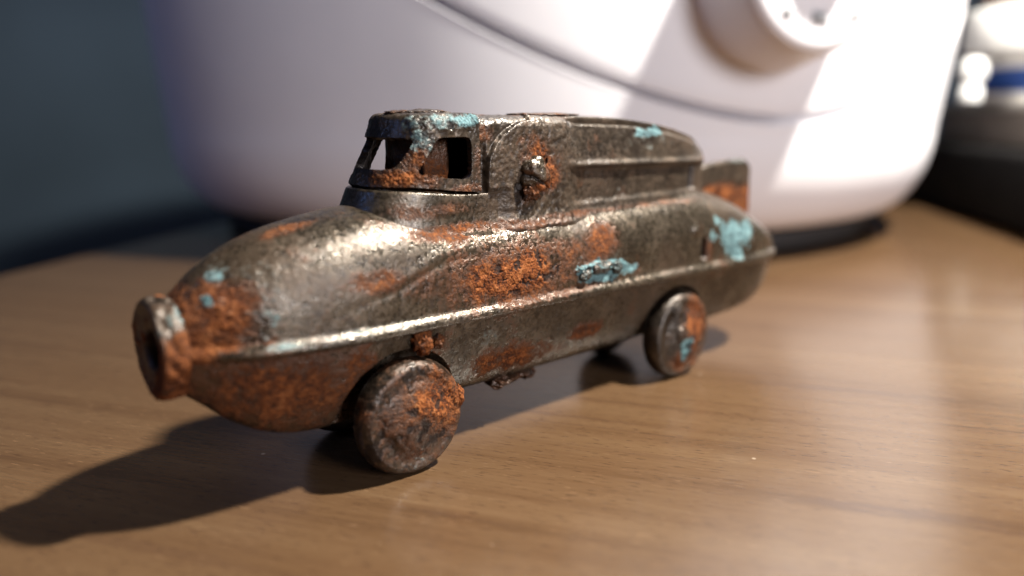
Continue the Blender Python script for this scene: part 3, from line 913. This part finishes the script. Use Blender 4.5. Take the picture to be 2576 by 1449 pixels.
# printed marks round the dial face and a mauve pointer on it
def arc_mark(name, r0, r1, a0, a1, mat, z=2.075, h=0.02):
    n = 10
    aa = np.radians(np.linspace(a0, a1, n))
    ring = []
    for zz in (z, z + h):
        ring.append([(r * math.cos(t), r * math.sin(t), zz) for t in aa for r in (r0, r1)])
    V = np.array(ring[0] + ring[1])
    k = 2 * n
    F = []
    for i in range(n - 1):
        F.append((k + 2 * i, k + 2 * i + 1, k + 2 * i + 3, k + 2 * i + 2))
        F.append((2 * i + 1, 2 * i, 2 * i + 2, 2 * i + 3))
        F.append((2 * i, k + 2 * i, k + 2 * i + 2, 2 * i + 2))
        F.append((2 * i + 1, 2 * i + 3, k + 2 * i + 3, k + 2 * i + 1))
    F += [(0, 1, k + 1, k), (2 * n - 1, 2 * n - 2, k + 2 * n - 2, k + 2 * n - 1)]
    return mesh_obj(name, V, F, mat, dial, smooth=False)
arc_mark("dial_mark", 1.45, 1.80, 228, 236, M_PRINT)
arc_mark("dial_mark", 1.25, 1.55, 258, 276, M_PRINT)
arc_mark("dial_mark", 1.50, 1.75, 303, 313, M_PRINT)
arc_mark("dial_pointer", 0.0, 0.75, 200, 340, M_MAUVE, 2.075, 0.3)

# ------------------------------------------------------------------ things on the right
def face_dir():
    a = np.array([21.0, 38.8]); b = np.array([18.7, 27.3])
    d = (b - a) / np.linalg.norm(b - a)
    return a, b, d
fa, fb_, fd = face_dir()
fn = np.array([-fd[1], fd[0]])
if fn[0] < 0: fn = -fn                                   # away from the toy, to the right
ang_f = math.atan2(fd[1], fd[0])
cb = (fa + fb_) / 2 + fn * 8.5 + fd * 3.0
blk = empty("black_box", (cb[0], cb[1], 0), ang_f)
tag(blk, "flat black plastic box at the right edge of the table beside the white appliance", "box")
rounded_box("case", (36, 17, 2.85), 0.3, M_BLACK, blk, (-3, 0, 1.625))
for sx_ in (-19, 13):
    for sy_ in (-6, 6):
        lathe_obj("foot", [(0, 0.01), (0.9, 0.01), (0.8, 0.22), (0, 0.22)], M_RUBBER, blk, 24, (sx_, sy_, 0))
tin = empty("grey_carton", (cb[0] + fn[0] * 1.2, cb[1] + fn[1] * 1.2, 3.06), ang_f)
tag(tin, "grey brown flat carton lying on top of the black box", "carton")
rounded_box("carton_body", (25, 15, 1.55), 0.12, M_GREYCARD, tin, (-2, 0, 0.785))
rounded_box("carton_lid", (25.2, 15.2, 0.38), 0.1, plain("pale_grey_card", (0.45, 0.42, 0.38), 0.6, var=0.15), tin, (-2, 0, 1.765))
u_ = np.array([25.5, 36.2])                                # tub centre
tub = empty("plastic_tub", (u_[0], u_[1], 5.025), ang_f)
tag(tub, "white plastic tub with a blue label band standing on the grey carton", "tub")
tz = [(0.0, 0.92), (0.10, 0.96), (1.6, 0.975), (2.1, 0.98), (4.0, 1.0), (8.0, 1.06)]
def ring(hx, hy, z, n=96, p=2.0):
    a = np.linspace(0, 2 * np.pi, n, endpoint=False)
    c, s = np.cos(a), np.sin(a)
    return np.stack([hx * np.sign(c) * np.abs(c) ** (2 / p), hy * np.sign(s) * np.abs(s) ** (2 / p), z + 0 * a], -1)
HX, HY = 3.4, 3.4
P = np.stack([ring(.02, .02, 0.0)] + [ring(HX * k, HY * k, z) for z, k in tz] + [ring(HX * .4, HY * .4, 8.02), ring(.02, .02, 8.02)])
mesh_obj("tub_body", P, grid_faces(len(P), 96, close_v=True)[:, ::-1], M_TUB, tub)
P = np.stack([ring(HX * k + e, HY * k + e, z) for z, k, e in ((0.40, .964, -.03), (0.40, .964, .02), (1.5, .976, .02), (1.5, .976, -.03))])
mesh_obj("label_band", P, grid_faces(4, 96, close_v=True)[:, ::-1], M_BLUE, tub)
P = np.stack([ring(HX * k, HX * k, z) for k, z in ((.6, 2.12), (1.15, 2.1), (1.24, 2.16), (1.26, 2.3), (1.26, 3.9), (1.23, 4.06), (1.0, 4.1))])
mesh_obj("collar", P, grid_faces(len(P), 96, close_v=True)[:, ::-1], M_TUB, tub)
P = np.stack([ring(HX * k, HX * k, z) for k, z in ((1.0, 4.25), (1.07, 4.25), (1.09, 7.2), (1.03, 7.2))])
mesh_obj("brown_label", P, grid_faces(4, 96, close_v=True)[:, ::-1], M_BROWNLABEL, tub)
cap = tag(lathe_obj("bottle_cap", [(0, 0.0), (0.42, 0.0), (0.45, 0.06), (0.42, 0.6), (0.32, 0.7), (0.32, 0.82), (0.44, 0.92), (0.52, 1.15), (0.52, 1.5), (0.42, 1.74), (0.2, 1.84), (0, 1.85)], M_TUB, None, 48, (20.35, 34.6, 5.025)),
          "small round white cap standing on the grey carton beside the tub", "cap")
